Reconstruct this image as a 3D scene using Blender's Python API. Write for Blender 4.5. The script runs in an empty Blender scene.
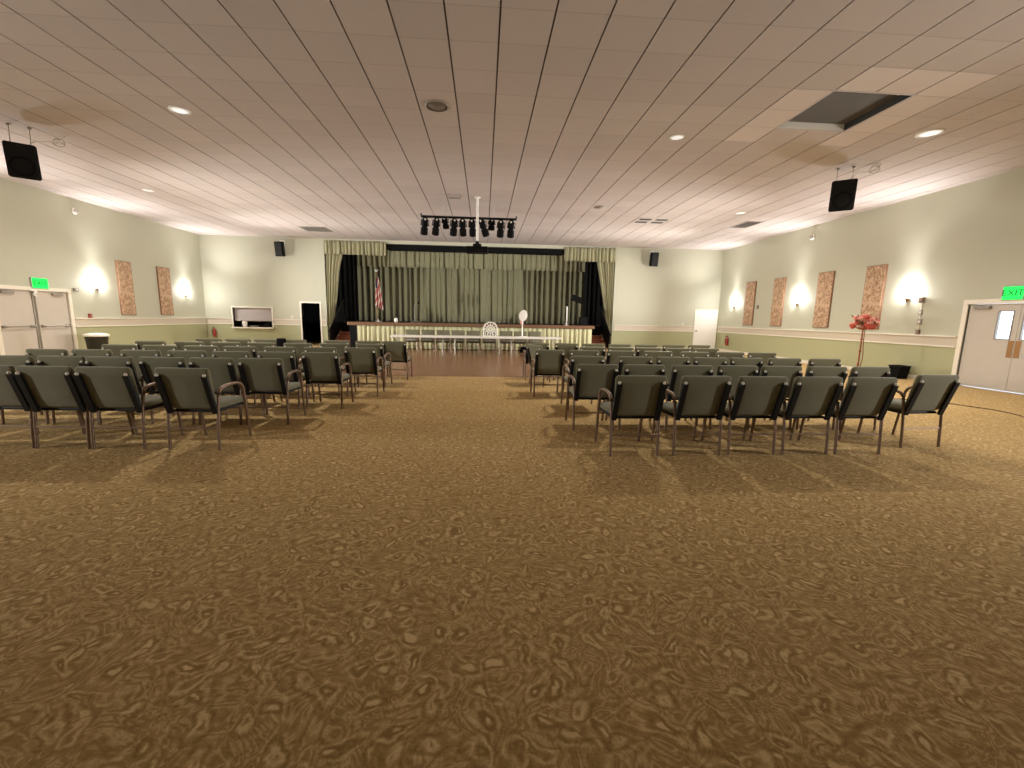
import bpy, bmesh, math, random
from mathutils import Vector, Matrix
random.seed(7)
PI = math.pi
C = bpy.context.scene.collection
XL, XR, YB, H, YR = -12.44, 11.36, 20.2, 4.745, -5.0     # left wall, right wall, back wall, ceiling, rear wall

# ---------------------------------------------------------------- helpers
class MB:
    """collects shapes and links them as ONE mesh object"""
    def __init__(s): s.v = []; s.f = []; s.m = []; s.sm = []
    def add(s, vs, fs, mi=0, smooth=False):
        o = len(s.v); s.v += [tuple(p) for p in vs]
        for f in fs: s.f.append([o + i for i in f]); s.m.append(mi); s.sm.append(smooth)
        return s
    def bm(s, bm, mi=0, M=None, smooth=False):
        if M is not None: bmesh.ops.transform(bm, matrix=M, verts=bm.verts)
        bm.verts.index_update()
        s.add([v.co[:] for v in bm.verts], [[v.index for v in f.verts] for f in bm.faces], mi, smooth); bm.free(); return s
    def box(s, c, d, mi=0, bev=0.0, M=None, seg=2):
        bm = bmesh.new(); bmesh.ops.create_cube(bm, size=1)
        bmesh.ops.scale(bm, vec=d, verts=bm.verts)
        if bev: bmesh.ops.bevel(bm, geom=bm.edges[:], offset=bev, segments=seg, profile=.5, affect='EDGES')
        T = Matrix.Translation(c)
        return s.bm(bm, mi, T @ M if M is not None else T)
    def b2(s, x0, x1, y0, y1, z0, z1, mi=0, bev=0.0):
        return s.box(((x0+x1)/2, (y0+y1)/2, (z0+z1)/2), (abs(x1-x0), abs(y1-y0), abs(z1-z0)), mi, bev)
    def tube(s, pts, r, n=8, mi=0, rx=None, cap=True, up=(0, 0, 1)):
        """sweep an n-gon (or, with rx, an rx-by-r rounded bar) along the points"""
        P = [Vector(p) for p in pts]; rings = []
        for i, p in enumerate(P):
            t = (P[min(i+1, len(P)-1)] - P[max(i-1, 0)]).normalized()
            a = Vector(up)
            if abs(t.dot(a)) > .95: a = Vector((0, 1, 0)) if abs(t.y) < .9 else Vector((1, 0, 0))
            u = t.cross(a).normalized(); w = u.cross(t)
            rr = r[i] if isinstance(r, (list, tuple)) else r
            ring = []
            for k in range(n):
                an = 2*PI*(k+.5)/n
                ring.append(p + u*math.cos(an)*(rx or rr) + w*math.sin(an)*rr)
            rings.append(ring)
        vs = [q for R in rings for q in R]; fs = []
        for i in range(len(P)-1):
            for k in range(n):
                a, b = i*n+k, i*n+(k+1) % n
                fs.append([a, b, b+n, a+n])
        s.add(vs, fs, mi, n > 5)
        if cap:
            s.add(rings[0], [list(range(n))[::-1]], mi); s.add(rings[-1], [list(range(n))], mi)
        return s
    def lathe(s, prof, c=(0, 0, 0), n=20, mi=0, M=None, a0=0, a1=2*PI):
        full = abs(a1-a0-2*PI) < 1e-6; nn = n if full else n+1
        vs = []
        for r, z in prof:
            for k in range(nn):
                an = a0+(a1-a0)*k/n; vs.append(Vector((r*math.cos(an), r*math.sin(an), z)))
        if M is not None: vs = [M @ v for v in vs]
        vs = [v + Vector(c) for v in vs]; fs = []
        for i in range(len(prof)-1):
            for k in range(n):
                a, b = i*nn+k, i*nn+(k+1) % nn
                fs.append([a, b, b+nn, a+nn])
        return s.add(vs, fs, mi, True)
    def ell(s, c, d, mi=0, n=12, M=None):
        prof = [(math.sin(PI*i/8)+1e-4, -math.cos(PI*i/8)) for i in range(9)]
        S = Matrix.Diagonal((d[0], d[1], d[2], 1))
        return s.lathe(prof, c, n, mi, (M @ S) if M is not None else S)
    def prism(s, poly, d0, d1, axis='y', mi=0):
        def P(a, b, d): return {'y': (a, d, b), 'x': (d, a, b), 'z': (a, b, d)}[axis]
        n = len(poly); vs = [P(a, b, d0) for a, b in poly] + [P(a, b, d1) for a, b in poly]
        fs = [list(range(n)), list(range(n, 2*n))[::-1]] + [[i, (i+1) % n, (i+1) % n+n, i+n] for i in range(n)]
        return s.add(vs, fs, mi)
    def cushion(s, outline, th, r, crown, M, mi=0):
        """pillow: a closed outline (x, y), thickness th, edge radius r, crowned on both faces"""
        n = len(outline); cx = sum(p[0] for p in outline)/n; cy = sum(p[1] for p in outline)/n
        ex = max(p[0] for p in outline)-cx; h = th/2
        lay = [(-h-crown, .25), (-h-crown*.7, .6), (-h, 1-r/ex), (-h+.3*r, 1-.3*r/ex), (-h+r, 1), (h-r, 1), (h-.3*r, 1-.3*r/ex), (h, 1-r/ex), (h+crown*.7, .6), (h+crown, .25)]
        vs = []
        for z, k in lay:
            for x, y in outline: vs.append(M @ Vector((cx+(x-cx)*k, cy+(y-cy)*k, z)))
        fs = []
        for i in range(len(lay)-1):
            for k in range(n): fs.append([i*n+k, i*n+(k+1) % n, (i+1)*n+(k+1) % n, (i+1)*n+k])
        fs += [list(range(n))[::-1], list(range((len(lay)-1)*n, len(lay)*n))]
        return s.add(vs, fs, mi, True)
    def build(s, name, mats, parent=None, solid=0):
        me = bpy.data.meshes.new(name); me.from_pydata(s.v, [], s.f)
        for m in (mats if isinstance(mats, (list, tuple)) else [mats]): me.materials.append(m)
        for p, mi, sm in zip(me.polygons, s.m, s.sm): p.material_index = mi; p.use_smooth = sm
        b = bmesh.new(); b.from_mesh(me); bmesh.ops.recalc_face_normals(b, faces=b.faces); b.to_mesh(me); b.free()
        o = bpy.data.objects.new(name, me); C.objects.link(o); o.parent = parent
        if solid:
            md = o.modifiers.new('thickness', 'SOLIDIFY'); md.thickness = solid; md.offset = 0
        return o

def rrect(w0, w1, h, r, n=4):
    """rounded trapezoid, width w0 at y=0 and w1 at y=h"""
    out = []
    for (x, y, a) in ((w1/2-r, h-r, 0), (-w1/2+r, h-r, PI/2), (-w0/2+r, r, PI), (w0/2-r, r, 3*PI/2)):
        for k in range(n+1): out.append((x+r*math.cos(a+PI/2*k/n), y+r*math.sin(a+PI/2*k/n)))
    return out
def empty(name, loc=(0, 0, 0), rz=0):
    o = bpy.data.objects.new(name, None); C.objects.link(o); o.location = loc; o.rotation_euler = (0, 0, rz); o.empty_display_size = .1; return o
def tag(o, label, cat, group=None, kind=None):
    o['label'] = label; o['category'] = cat
    if group: o['group'] = group
    if kind: o['kind'] = kind
    return o
def thing(name, label, cat, loc=(0, 0, 0), rz=0, group=None): return tag(empty(name, loc, rz), label, cat, group)
def struct(o): o['kind'] = 'structure'; return o
def dup(root, loc, rz, label, group=None):
    r = root.copy(); C.objects.link(r); r.location = loc; r.rotation_euler = (0, 0, rz); r['label'] = label
    if group: r['group'] = group
    for ch in list(root.children):
        c = ch.copy(); C.objects.link(c); c.parent = r
        for g in list(ch.children):
            d = g.copy(); C.objects.link(d); d.parent = c
    return r
def axes(o, x, y, z): return Matrix(((x[0], y[0], z[0], o[0]), (x[1], y[1], z[1], o[1]), (x[2], y[2], z[2], o[2]), (0, 0, 0, 1)))
def smooth_path(pts, k=6):
    """Catmull-Rom through the points"""
    P = [Vector(p) for p in pts]; P = [P[0]*2-P[1]] + P + [P[-1]*2-P[-2]]; out = []
    for i in range(1, len(P)-2):
        for j in range(k):
            t = j/k; a, b, c, d = P[i-1:i+3]
            out.append(.5*((2*b)+(c-a)*t+(2*a-5*b+4*c-d)*t*t+(3*b-a-3*c+d)*t**3))
    return out+[P[-2]]

# ---------------------------------------------------------------- materials
def srgb(r, g, b):
    f = lambda c: c/12.92 if c <= .04045 else ((c+.055)/1.055)**2.4
    return (f(r/255), f(g/255), f(b/255), 1)
class N:
    def __init__(s, name):
        s.mat = bpy.data.materials.new(name); s.mat.use_nodes = True; s.t = s.mat.node_tree; s.n = s.t.nodes
        s.p = s.n['Principled BSDF']
    def new(s, ty, **kw):
        n = s.n.new(ty)
        for k, v in kw.items(): setattr(n, k, v)
        return n
    def link(s, a, b): s.t.links.new(a, b)
    def val(s, n, i, v):
        if hasattr(v, 'is_output') or isinstance(v, bpy.types.NodeSocket): s.link(v, n.inputs[i])
        else: n.inputs[i].default_value = v
    def math(s, op, a, b=0.0, c=0.0):
        n = s.new('ShaderNodeMath', operation=op)
        for i, v in enumerate((a, b, c)): s.val(n, i, v)
        return n.outputs[0]
    def vmath(s, op, a, b=(0, 0, 0)):
        n = s.new('ShaderNodeVectorMath', operation=op); s.val(n, 0, a); s.val(n, 1, b); return n.outputs[0]
    def coord(s, what='Object'): return s.new('ShaderNodeTexCoord').outputs[what]
    def noise(s, vec, scale, detail=3, dist=0.0, out='Fac', rough=.5):
        n = s.new('ShaderNodeTexNoise'); s.link(vec, n.inputs['Vector']); n.inputs['Scale'].default_value = scale
        n.inputs['Detail'].default_value = detail; n.inputs['Distortion'].default_value = dist; n.inputs['Roughness'].default_value = rough
        return n.outputs[out]
    def mix(s, f, a, b):
        n = s.new('ShaderNodeMix', data_type='RGBA'); s.val(n, 0, f); s.val(n, 6, a); s.val(n, 7, b); return n.outputs[2]
    def ramp(s, f, stops):
        n = s.new('ShaderNodeValToRGB'); e = n.color_ramp.elements
        while len(e) < len(stops): e.new(.5)
        for i, (p, c) in enumerate(stops): e[i].position = p; e[i].color = c
        s.link(f, n.inputs[0]); return n.outputs[0]
    def bump(s, h, strength=.3, dist=.01):
        n = s.new('ShaderNodeBump'); n.inputs['Strength'].default_value = strength; n.inputs['Distance'].default_value = dist
        s.link(h, n.inputs['Height']); s.link(n.outputs[0], s.p.inputs['Normal'])
    def set(s, col=None, rough=None, metal=None, **kw):
        if col is not None: s.val(s.p, 'Base Color', col)
        if rough is not None: s.val(s.p, 'Roughness', rough)
        if metal is not None: s.p.inputs['Metallic'].default_value = metal
        for k, v in kw.items(): s.val(s.p, k.replace('_', ' '), v)
        return s.mat
def plain(name, col, rough=.6, metal=0.0, var=.12, scale=30, bump=0, **kw):
    n = N(name); v = n.noise(n.coord(), scale, 4)
    d = tuple(c*(1-var) for c in col[:3])+(1,); l = tuple(min(1, c*(1+var)) for c in col[:3])+(1,)
    if bump: n.bump(v, bump, .004)
    return n.set(n.mix(v, d, l), rough, metal, **kw)
def glow(name, col, strength):
    n = N(name); return n.set((col[0]*.5, col[1]*.5, col[2]*.5, 1), .5, 0, Emission_Color=col, Emission_Strength=strength)

def carpet():
    n = N('swirl_carpet'); co = n.coord()
    wob = n.vmath('SUBTRACT', n.noise(co, 3.2, 2, out='Color'), (.5, .5, .5))
    sc = n.new('ShaderNodeVectorMath', operation='SCALE'); n.link(wob, sc.inputs[0]); sc.inputs['Scale'].default_value = .16
    wob2 = n.vmath('SUBTRACT', n.noise(co, 11, 2, out='Color'), (.5, .5, .5))
    sc2 = n.new('ShaderNodeVectorMath', operation='SCALE'); n.link(wob2, sc2.inputs[0]); sc2.inputs['Scale'].default_value = .10
    p = n.vmath('ADD', n.vmath('ADD', co, sc.outputs[0]), sc2.outputs[0])
    p = n.vmath('MULTIPLY', p, (1, 1, 0))
    vo = n.new('ShaderNodeTexVoronoi'); n.link(p, vo.inputs['Vector']); vo.inputs['Scale'].default_value = 6.4
    loc = n.vmath('SUBTRACT', p, vo.outputs['Position'])
    sep = n.new('ShaderNodeSeparateColor'); n.link(vo.outputs['Color'], sep.inputs[0])
    ang = n.math('MULTIPLY', sep.outputs[0], 6.283)
    rot = n.new('ShaderNodeVectorRotate', rotation_type='Z_AXIS'); n.link(loc, rot.inputs['Vector']); n.link(ang, rot.inputs['Angle'])
    sx = n.new('ShaderNodeSeparateXYZ'); n.link(rot.outputs[0], sx.inputs[0])
    # teardrop: the width shrinks towards +x
    wid = n.math('MULTIPLY_ADD', sx.outputs[0], 9.0, 2.1)
    yy = n.math('MULTIPLY', sx.outputs[1], n.math('MAXIMUM', wid, .9))
    r = n.math('SQRT', n.math('ADD', n.math('POWER', sx.outputs[0], 2), n.math('POWER', n.math('ABSOLUTE', yy), 2)))
    ring = n.math('SINE', n.math('MULTIPLY_ADD', r, 88, n.math('MULTIPLY', sep.outputs[1], 6.28)))
    fade = n.math('SMOOTH_MAX', n.math('SUBTRACT', 1.0, n.math('MULTIPLY', r, 7.0)), 0.0, .1)
    blob = n.math('LESS_THAN', n.math('ADD', r, n.math('MULTIPLY', n.noise(co, 45, 2), .03)), .034)
    flow = n.noise(co, 4.2, 3, 1.9)
    veins = n.math('SINE', n.math('MULTIPLY', flow, 62))
    amp = n.noise(co, 14, 2)
    f = n.math('MULTIPLY_ADD', n.math('MULTIPLY', ring, n.math('MULTIPLY', fade, amp)), .95, .47)
    f = n.math('MULTIPLY_ADD', n.math('MULTIPLY', veins, n.math('SUBTRACT', 1.1, fade)), .20, f)
    f = n.math('MULTIPLY_ADD', n.math('MULTIPLY', blob, amp), .42, f)
    f = n.math('ADD', f, n.math('MULTIPLY', n.math('SUBTRACT', n.noise(co, 24, 4), .5), .75))
    f = n.math('ADD', f, n.math('MULTIPLY', n.math('SUBTRACT', n.noise(co, 110, 2), .5), .6))
    base = n.ramp(f, [(.03, srgb(138, 110, 67)), (.48, srgb(176, 147, 96)), (.97, srgb(224, 199, 150))])
    big = n.noise(co, .5, 3)
    col = n.mix(n.math('MULTIPLY', big, .35), base, srgb(178, 142, 92))
    n.bump(n.math('ADD', f, n.noise(co, 400, 1)), .35, .006)
    return n.set(col, .95, 0, Specular_IOR_Level=.15)
def wall_paint(upper, lower, zsplit):
    n = N('sage_wall_paint'); co = n.coord(); s = n.new('ShaderNodeSeparateXYZ'); n.link(co, s.inputs[0])
    low = n.math('LESS_THAN', s.outputs[2], zsplit)
    v = n.noise(co, 1.2, 4); c = n.mix(low, upper, lower)
    c2 = n.mix(n.math('MULTIPLY', v, .12), c, (.32, .30, .2, 1)); n.bump(n.noise(co, 120, 2), .06, .003)
    return n.set(c2, .55, 0, Specular_IOR_Level=.3)
TW, TX0, TY0 = .61, -1.061, .32
def ceiling_tile(name, tint=1.0):
    n = N(name); co = n.coord(); s = n.new('ShaderNodeSeparateXYZ'); n.link(co, s.inputs[0])
    ty = n.math('MULTIPLY', n.math('SUBTRACT', s.outputs[1], TY0), 1/TW); fy = n.math('FRACT', ty)
    tx = n.math('FLOOR', n.math('MULTIPLY', n.math('SUBTRACT', s.outputs[0], TX0), 1/TW))
    cell = n.new('ShaderNodeCombineXYZ'); n.link(tx, cell.inputs[0]); n.link(n.math('FLOOR', ty), cell.inputs[1])
    wn = n.new('ShaderNodeTexWhiteNoise'); n.link(cell.outputs[0], wn.inputs['Vector'])
    j = n.math('LESS_THAN', n.math('ABSOLUTE', n.math('SUBTRACT', fy, .5)), .484)       # 1 inside the tile, 0 on the joint
    base = n.mix(wn.outputs['Value'], (.53*tint, .475*tint, .45*tint, 1), (.58*tint, .52*tint, .49*tint, 1))
    pits = n.math('GREATER_THAN', n.noise(co, 65, 3), .66)
    base = n.mix(n.math('MULTIPLY', pits, .18), base, (.34, .29, .25, 1))
    base = n.mix(n.math('MULTIPLY', n.noise(co, .35, 3), .22), base, (.42, .35, .31, 1))
    col = n.mix(n.math('MULTIPLY', n.math('SUBTRACT', 1.0, j), .30), base, (.30, .25, .22, 1))
    n.bump(n.math('ADD', n.math('MULTIPLY', j, .5), n.math('MULTIPLY', wn.outputs['Value'], .3)), .4, .012)
    return n.set(col, .85, 0, Specular_IOR_Level=.2)
def fabric(name, col, var=.2, scale=160, sheen=.2):
    n = N(name); co = n.coord(); v = n.noise(co, scale, 3); w = n.noise(co, 4, 3)
    d = tuple(c*(1-var) for c in col[:3])+(1,); l = tuple(c*(1+var) for c in col[:3])+(1,)
    n.bump(v, .25, .002)
    return n.set(n.mix(n.math('MULTIPLY_ADD', v, .6, n.math('MULTIPLY', w, .4)), d, l), .85, 0, Sheen_Weight=sheen, Specular_IOR_Level=.25)
def wood(name, c0, c1, rough=.35, scale=3, plank=None):
    n = N(name); co = n.coord(); mp = n.new('ShaderNodeMapping'); n.link(co, mp.inputs[0]); mp.inputs['Scale'].default_value = (1, 9, 9)
    g = n.noise(mp.outputs[0], scale, 5, 1.2); col = n.mix(g, c0, c1)
    if plank:
        s = n.new('ShaderNodeSeparateXYZ'); n.link(co, s.inputs[0])
        k = n.math('MULTIPLY', s.outputs[1], 1/plank); wn = n.new('ShaderNodeTexWhiteNoise', noise_dimensions='1D'); n.link(n.math('FLOOR', k), wn.inputs['W'])
        col = n.mix(n.math('MULTIPLY', wn.outputs['Value'], .35), col, tuple(c*.6 for c in c0[:3])+(1,))
        seam = n.math('LESS_THAN', n.math('FRACT', k), .035); col = n.mix(n.math('MULTIPLY', seam, .5), col, (.05, .025, .012, 1))
    n.set(col, rough, 0, Specular_IOR_Level=.5); return n.mat
def panel_print():
    n = N('patterned_panel_fabric'); co = n.coord(); v = n.noise(co, 4.5, 4, 2.0); w = n.noise(co, 26, 3)
    f = n.math('MULTIPLY_ADD', n.math('SINE', n.math('MULTIPLY', v, 26)), .4, .5)
    f = n.math('MULTIPLY_ADD', n.math('SUBTRACT', w, .5), .5, f)
    n.bump(w, .2, .003)
    return n.set(n.ramp(f, [(.05, srgb(142, 112, 86)), (.5, srgb(174, 143, 114)), (.95, srgb(202, 174, 144))]), .9)

M = {}
M['carpet'] = carpet()
M['wall'] = wall_paint(srgb(188, 188, 169), srgb(172, 173, 136), .9)
M['tile'] = ceiling_tile('acoustic_ceiling_tile'); M['newtile'] = ceiling_tile('newer_ceiling_tile', 1.28)
M['grid'] = plain('ceiling_grid_gap', (.10, .08, .065, 1), .7)
M['trim'] = plain('white_trim_paint', srgb(232, 226, 210), .4, var=.04)
M['band'] = plain('rail_band_paint', srgb(200, 190, 172), .5, var=.04)
M['door'] = plain('off_white_door_paint', srgb(196, 188, 176), .45, var=.05, scale=4)
M['steel'] = plain('brushed_steel', srgb(165, 158, 146), .35, .8)
M['bronze'] = plain('dark_bronze_tube', srgb(132, 110, 92), .38, .5, var=.15)
M['black'] = plain('matt_black', (.004, .004, .004, 1), .75, Specular_IOR_Level=.12)
M['blackmet'] = plain('black_metal', (.008, .0075, .007, 1), .5, .1, Specular_IOR_Level=.2)
M['fabric'] = fabric('charcoal_olive_upholstery', srgb(108, 105, 82))
M['cap'] = plain('pale_plastic_cap', srgb(215, 208, 195), .35)
M['curtain'] = fabric('sage_velour', srgb(154, 151, 120), .14, 90, .3)
M['skirt'] = fabric('pale_green_skirt_cloth', srgb(190, 188, 148), .14, 90, .3)
M['blackcloth'] = fabric('black_drape', (.006, .006, .006, 1), .2, 60, 0)
M['dance'] = wood('dance_floor_wood', srgb(128, 88, 60), srgb(158, 114, 80), .26, 2, .09)
M['stagewood'] = wood('stage_board_wood', srgb(70, 46, 30), srgb(96, 64, 42), .45, 3, .1)
M['nosing'] = wood('stage_edge_wood', srgb(100, 72, 52), srgb(128, 96, 70), .4)
M['step'] = wood('red_brown_step_wood', srgb(140, 80, 54), srgb(170, 104, 72), .4)
M['panel'] = panel_print()
M['paneledge'] = plain('panel_edge_wood', srgb(128, 90, 64), .6)
M['white'] = plain('white_plastic', srgb(236, 232, 222), .45, var=.04)
M['bulb'] = glow('lit_sconce_glass', (1.0, .98, .97, 1), 150)
M['disc'] = glow('added_glow_diffuser', (1, .95, .88, 1), .7)  # slight glow added to plain white discs
M['green'] = glow('lit_green_exit_face', (.005, .95, .10, 1), 1.3)
M['greendark'] = plain('exit_letter_green', (.0, .10, .02, 1), .5)
M['red'] = plain('red_enamel', srgb(150, 50, 38), .35)
M['petal'] = plain('coral_red_petals', srgb(190, 84, 70), .7, var=.3, scale=20)
M['petalpale'] = plain('pale_pink_petals', srgb(226, 160, 144), .7, var=.2, scale=20)
M['leaf'] = plain('dull_green_leaf', srgb(90, 84, 50), .7)
M['copper'] = plain('copper_metal', srgb(150, 92, 66), .35, .6)
M['brass'] = plain('aged_brass', srgb(150, 112, 70), .35, .7)
M['bin'] = plain('dark_green_black_plastic', srgb(34, 36, 30), .5)
M['grille'] = plain('grey_grille_paint', srgb(150, 143, 134), .6)
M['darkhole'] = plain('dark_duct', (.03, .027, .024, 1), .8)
M['roller'] = plain('grey_roller_slats', srgb(186, 178, 176), .5, var=.05)
M['flagred'] = fabric('flag_red', srgb(165, 40, 40)); M['flagwhite'] = fabric('flag_white', srgb(225, 215, 205)); M['flagblue'] = fabric('flag_blue', srgb(40, 45, 90))
gl = N('door_glass'); M['glass'] = gl.set((.95, .97, 1, 1), .02, 0, Transmission_Weight=1.0, IOR=1.05)
M['cable'] = plain('brown_cable_rubber', srgb(122, 92, 64), .6)
M['lens'] = plain('pale_glass_lens', srgb(225, 220, 205), .15, 0)

# ---------------------------------------------------------------- the setting
b = MB(); b.b2(XL-.2, XR+.2, YR-.2, YB+5, -.2, 0); struct(b.build('floor', M['carpet']))
b = MB(); b.b2(-6.4, 5.4, 10.15, 18.45, -.01, .003); struct(b.build('floor_dance_area', M['dance']))

# ceiling: strips of tile with a real gap between them under a dark grid; the return-air opening is cut out of two strips
VX0, VX1, VY0, VY1 = TX0+10*TW, TX0+12*TW, 6.42, 7.64
b = MB(); g = .011
for k in range(-19, 21):
    x0 = max(XL, TX0+k*TW+g); x1 = min(XR, TX0+(k+1)*TW-g)
    if k in (10, 11):
        b.b2(x0, x1, YR, VY0, H, H+.02); b.b2(x0, x1, VY1, YB, H, H+.02)
    else: b.b2(x0, x1, YR, YB, H, H+.02)
b.b2(XL, VX0, YR, YB, H+.02, H+.06, 1); b.b2(VX1, XR, YR, YB, H+.02, H+.06, 1)
b.b2(VX0, VX1, YR, VY0, H+.02, H+.06, 1); b.b2(VX0, VX1, VY1, YB, H+.02, H+.06, 1)
b.b2(XL-.3, XR+.3, YR-.3, YB+5, H+.9, H+1.0, 1)
struct(b.build('ceiling', [M['tile'], M['grid']]))
b = MB()
for (i0, i1, y0, y1) in ((9, 10, 6.42, 8.25), (10, 13, 5.81, 6.42), (12, 13, 6.42, 8.25)):
    for k in range(i0, i1):
        b.b2(TX0+k*TW+.013, TX0+(k+1)*TW-.013, y0+.004, y1-.004, H-.004, H)
struct(b.build('ceiling_new_tiles', M['newtile']))

# side walls (solid), with a hole for the glazed lights of the right-hand doors
DR0, DR1, DRM = 7.46, 9.42, 8.44          # right double door, meeting stile
b = MB(); b.b2(XL-.2, XL, YR-.2, 11.9, 0, H+.9); b.b2(XL-.2, XL, 13.84, YB+.2, 0, H+.9); b.b2(XL-.2, XL, 11.9, 13.84, 1.93, H+.9)
b.b2(XL-.24, XL-.2, 11.7, 14.0, 0, 2.2)
struct(b.build('wall_left', M['wall']))
b = MB(); b.b2(XR, XR+.2, YR-.2, DR0, 0, H+.9); b.b2(XR, XR+.2, DR1, YB+.2, 0, H+.9); b.b2(XR, XR+.2, DR0, DR1, 1.93, H+.9)
struct(b.build('wall_right', M['wall']))
b = MB(); b.b2(XL-.2, XR+.2, YR-.2, YR, 0, H+.9); struct(b.build('wall_rear', M['wall']))
PX0, PX1 = -7.14, 6.14                     # stage opening
HX0, HX1, HZ0, HZ1 = -11.26, -9.57, .78, 1.64   # serving hatch
LX0, LX1, LZ = -8.25, -7.44, 1.90          # dark doorway
b = MB(); y0, y1 = YB, YB+.2
b.b2(XL, HX0, y0, y1, 0, H+.9); b.b2(HX0, HX1, y0, y1, 0, HZ0); b.b2(HX0, HX1, y0, y1, HZ1, H+.9); b.b2(HX1, LX0, y0, y1, 0, H+.9)
b.b2(LX0, LX1, y0, y1, LZ, H+.9); b.b2(LX1, PX0, y0, y1, 0, H+.9); b.b2(PX1, XR, y0, y1, 0, H+.9); b.b2(PX0, PX1, y0, y1, 4.60, H+.9)
struct(b.build('wall_back', M['wall']))
# the stage house behind the opening, and the kitchen behind the hatch
b = MB(); b.b2(-9.2, 8.2, 24.6, 24.8, 0, H+.9); b.b2(-9.4, -9.2, YB+.2, 24.8, 0, H+.9); b.b2(8.2, 8.4, YB+.2, 24.8, 0, H+.9)
b.b2(-9.2, 8.2, YB+.2, 24.6, H+.5, H+.6)
struct(b.build('wall_stage', M['black']))
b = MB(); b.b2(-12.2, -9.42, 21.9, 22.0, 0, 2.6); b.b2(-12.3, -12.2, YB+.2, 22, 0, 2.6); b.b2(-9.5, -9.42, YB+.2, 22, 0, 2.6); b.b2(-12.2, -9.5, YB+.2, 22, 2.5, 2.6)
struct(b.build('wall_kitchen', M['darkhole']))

def rail_run(name, axis, at, a0, a1, sgn):
    """chair rail: a flat pinkish-white band with a cap ledge over it and a moulding under it"""
    b = MB()
    for (z0, z1, d, mi) in ((.93, 1.14, .010, 1), (1.14, 1.165, .055, 0), (.892, .93, .035, 0)):
        if axis == 'x': b.b2(at, at+sgn*d, a0, a1, z0, z1, mi, .004)
        else: b.b2(a0, a1, at, at+sgn*d, z0, z1, mi, .004)
    return struct(b.build(name, [M['trim'], M['band']]))
rail_run('trim_1', 'x', XL, 13.96, YB, 1); rail_run('trim_2', 'x', XL, YR, 11.78, 1)
rail_run('trim_3', 'x', XR, DR1+.12, YB, -1); rail_run('trim_4', 'x', XR, YR, DR0-.12, -1)
rail_run('trim_5', 'y', YB, XL+.06, HX0-.07, -1); rail_run('trim_6', 'y', YB, HX1+.07, LX0-.09, -1)
rail_run('trim_7', 'y', YB, PX1+.1, 10.12, -1); rail_run('trim_8', 'y', YB, LX1+.09, PX0-.02, -1)
for nm, axis, at, a0, a1, sg in (('baseboard_left', 'x', XL, 13.96, YB, 1), ('baseboard_right', 'x', XR, DR1+.12, YB, -1), ('baseboard_back', 'y', YB, PX1+.1, 10.12, -1), ('baseboard_back_left', 'y', YB, XL+.05, LX0-.09, -1), ('baseboard_right_near', 'x', XR, YR, DR0-.12, -1), ('baseboard_left_near', 'x', XL, YR, 11.78, 1)):
    b = MB()
    if axis == 'x': b.b2(at, at+sg*.02, a0, a1, 0, .11, 0, .004)
    else: b.b2(a0, a1, at, at+sg*.02, 0, .11, 0, .004)
    struct(b.build(nm, M['trim']))

# doors ---------------------------------------------------------------
def side_frame(name, X, y0, y1, z, sgn, w=.1):
    b = MB(); d = .03*sgn
    b.b2(X-.1*sgn, X+d, y0-w, y0, 0, z+w, 0, .004); b.b2(X-.1*sgn, X+d, y1, y1+w, 0, z+w, 0, .004); b.b2(X-.1*sgn, X+d, y0, y1, z, z+w, 0, .004)
    return struct(b.build(name, M['trim']))
side_frame('trim_9', XL, 11.9, 13.84, 1.92, 1)
b = MB(); b.b2(XL-.09, XL-.0, 12.83, 12.91, 0, 1.92, 0, .006); struct(b.build('trim_10', M['steel']))
for i, (y0, y1) in enumerate(((11.905, 12.828), (12.912, 13.835))):
    d = MB(); d.b2(XL-.08, XL-.03, y0, y1, .01, 1.915, 0, .004); dd = struct(d.build('door_%d' % (i+1), M['door']))
    m = MB(); m.b2(XL-.03, XL+.035, y0+.06, y0+.16, .905, .975, 0, .008); m.b2(XL-.03, XL+.035, y1-.16, y1-.06, .905, .975, 0, .008); m.tube([(XL+.04, y0+.07, .94), (XL+.04, y1-.07, .94)], .018, 8); m.build('panic_bar', M['steel'], dd)
    yc = y1-.3 if i else y0+.3
    m = MB(); m.b2(XL-.03, XL+.04, yc-.15, yc+.15, 1.81, 1.88, 0, .01); m.tube([(XL+.02, yc, 1.89), (XL+.16, yc+.16*(1 if i else -1), 1.9), (XL+.02, yc+.33*(1 if i else -1), 1.91)], .009, 6); m.build('door_closer', M['grille'], dd)
side_frame('trim_11', XR, DR0, DR1, 1.92, -1)
b = MB(); b.b2(XR-.02, XR+.16, DR0, DR1, 0, .008, 0, .002); struct(b.build('trim_12', M['steel']))
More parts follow.
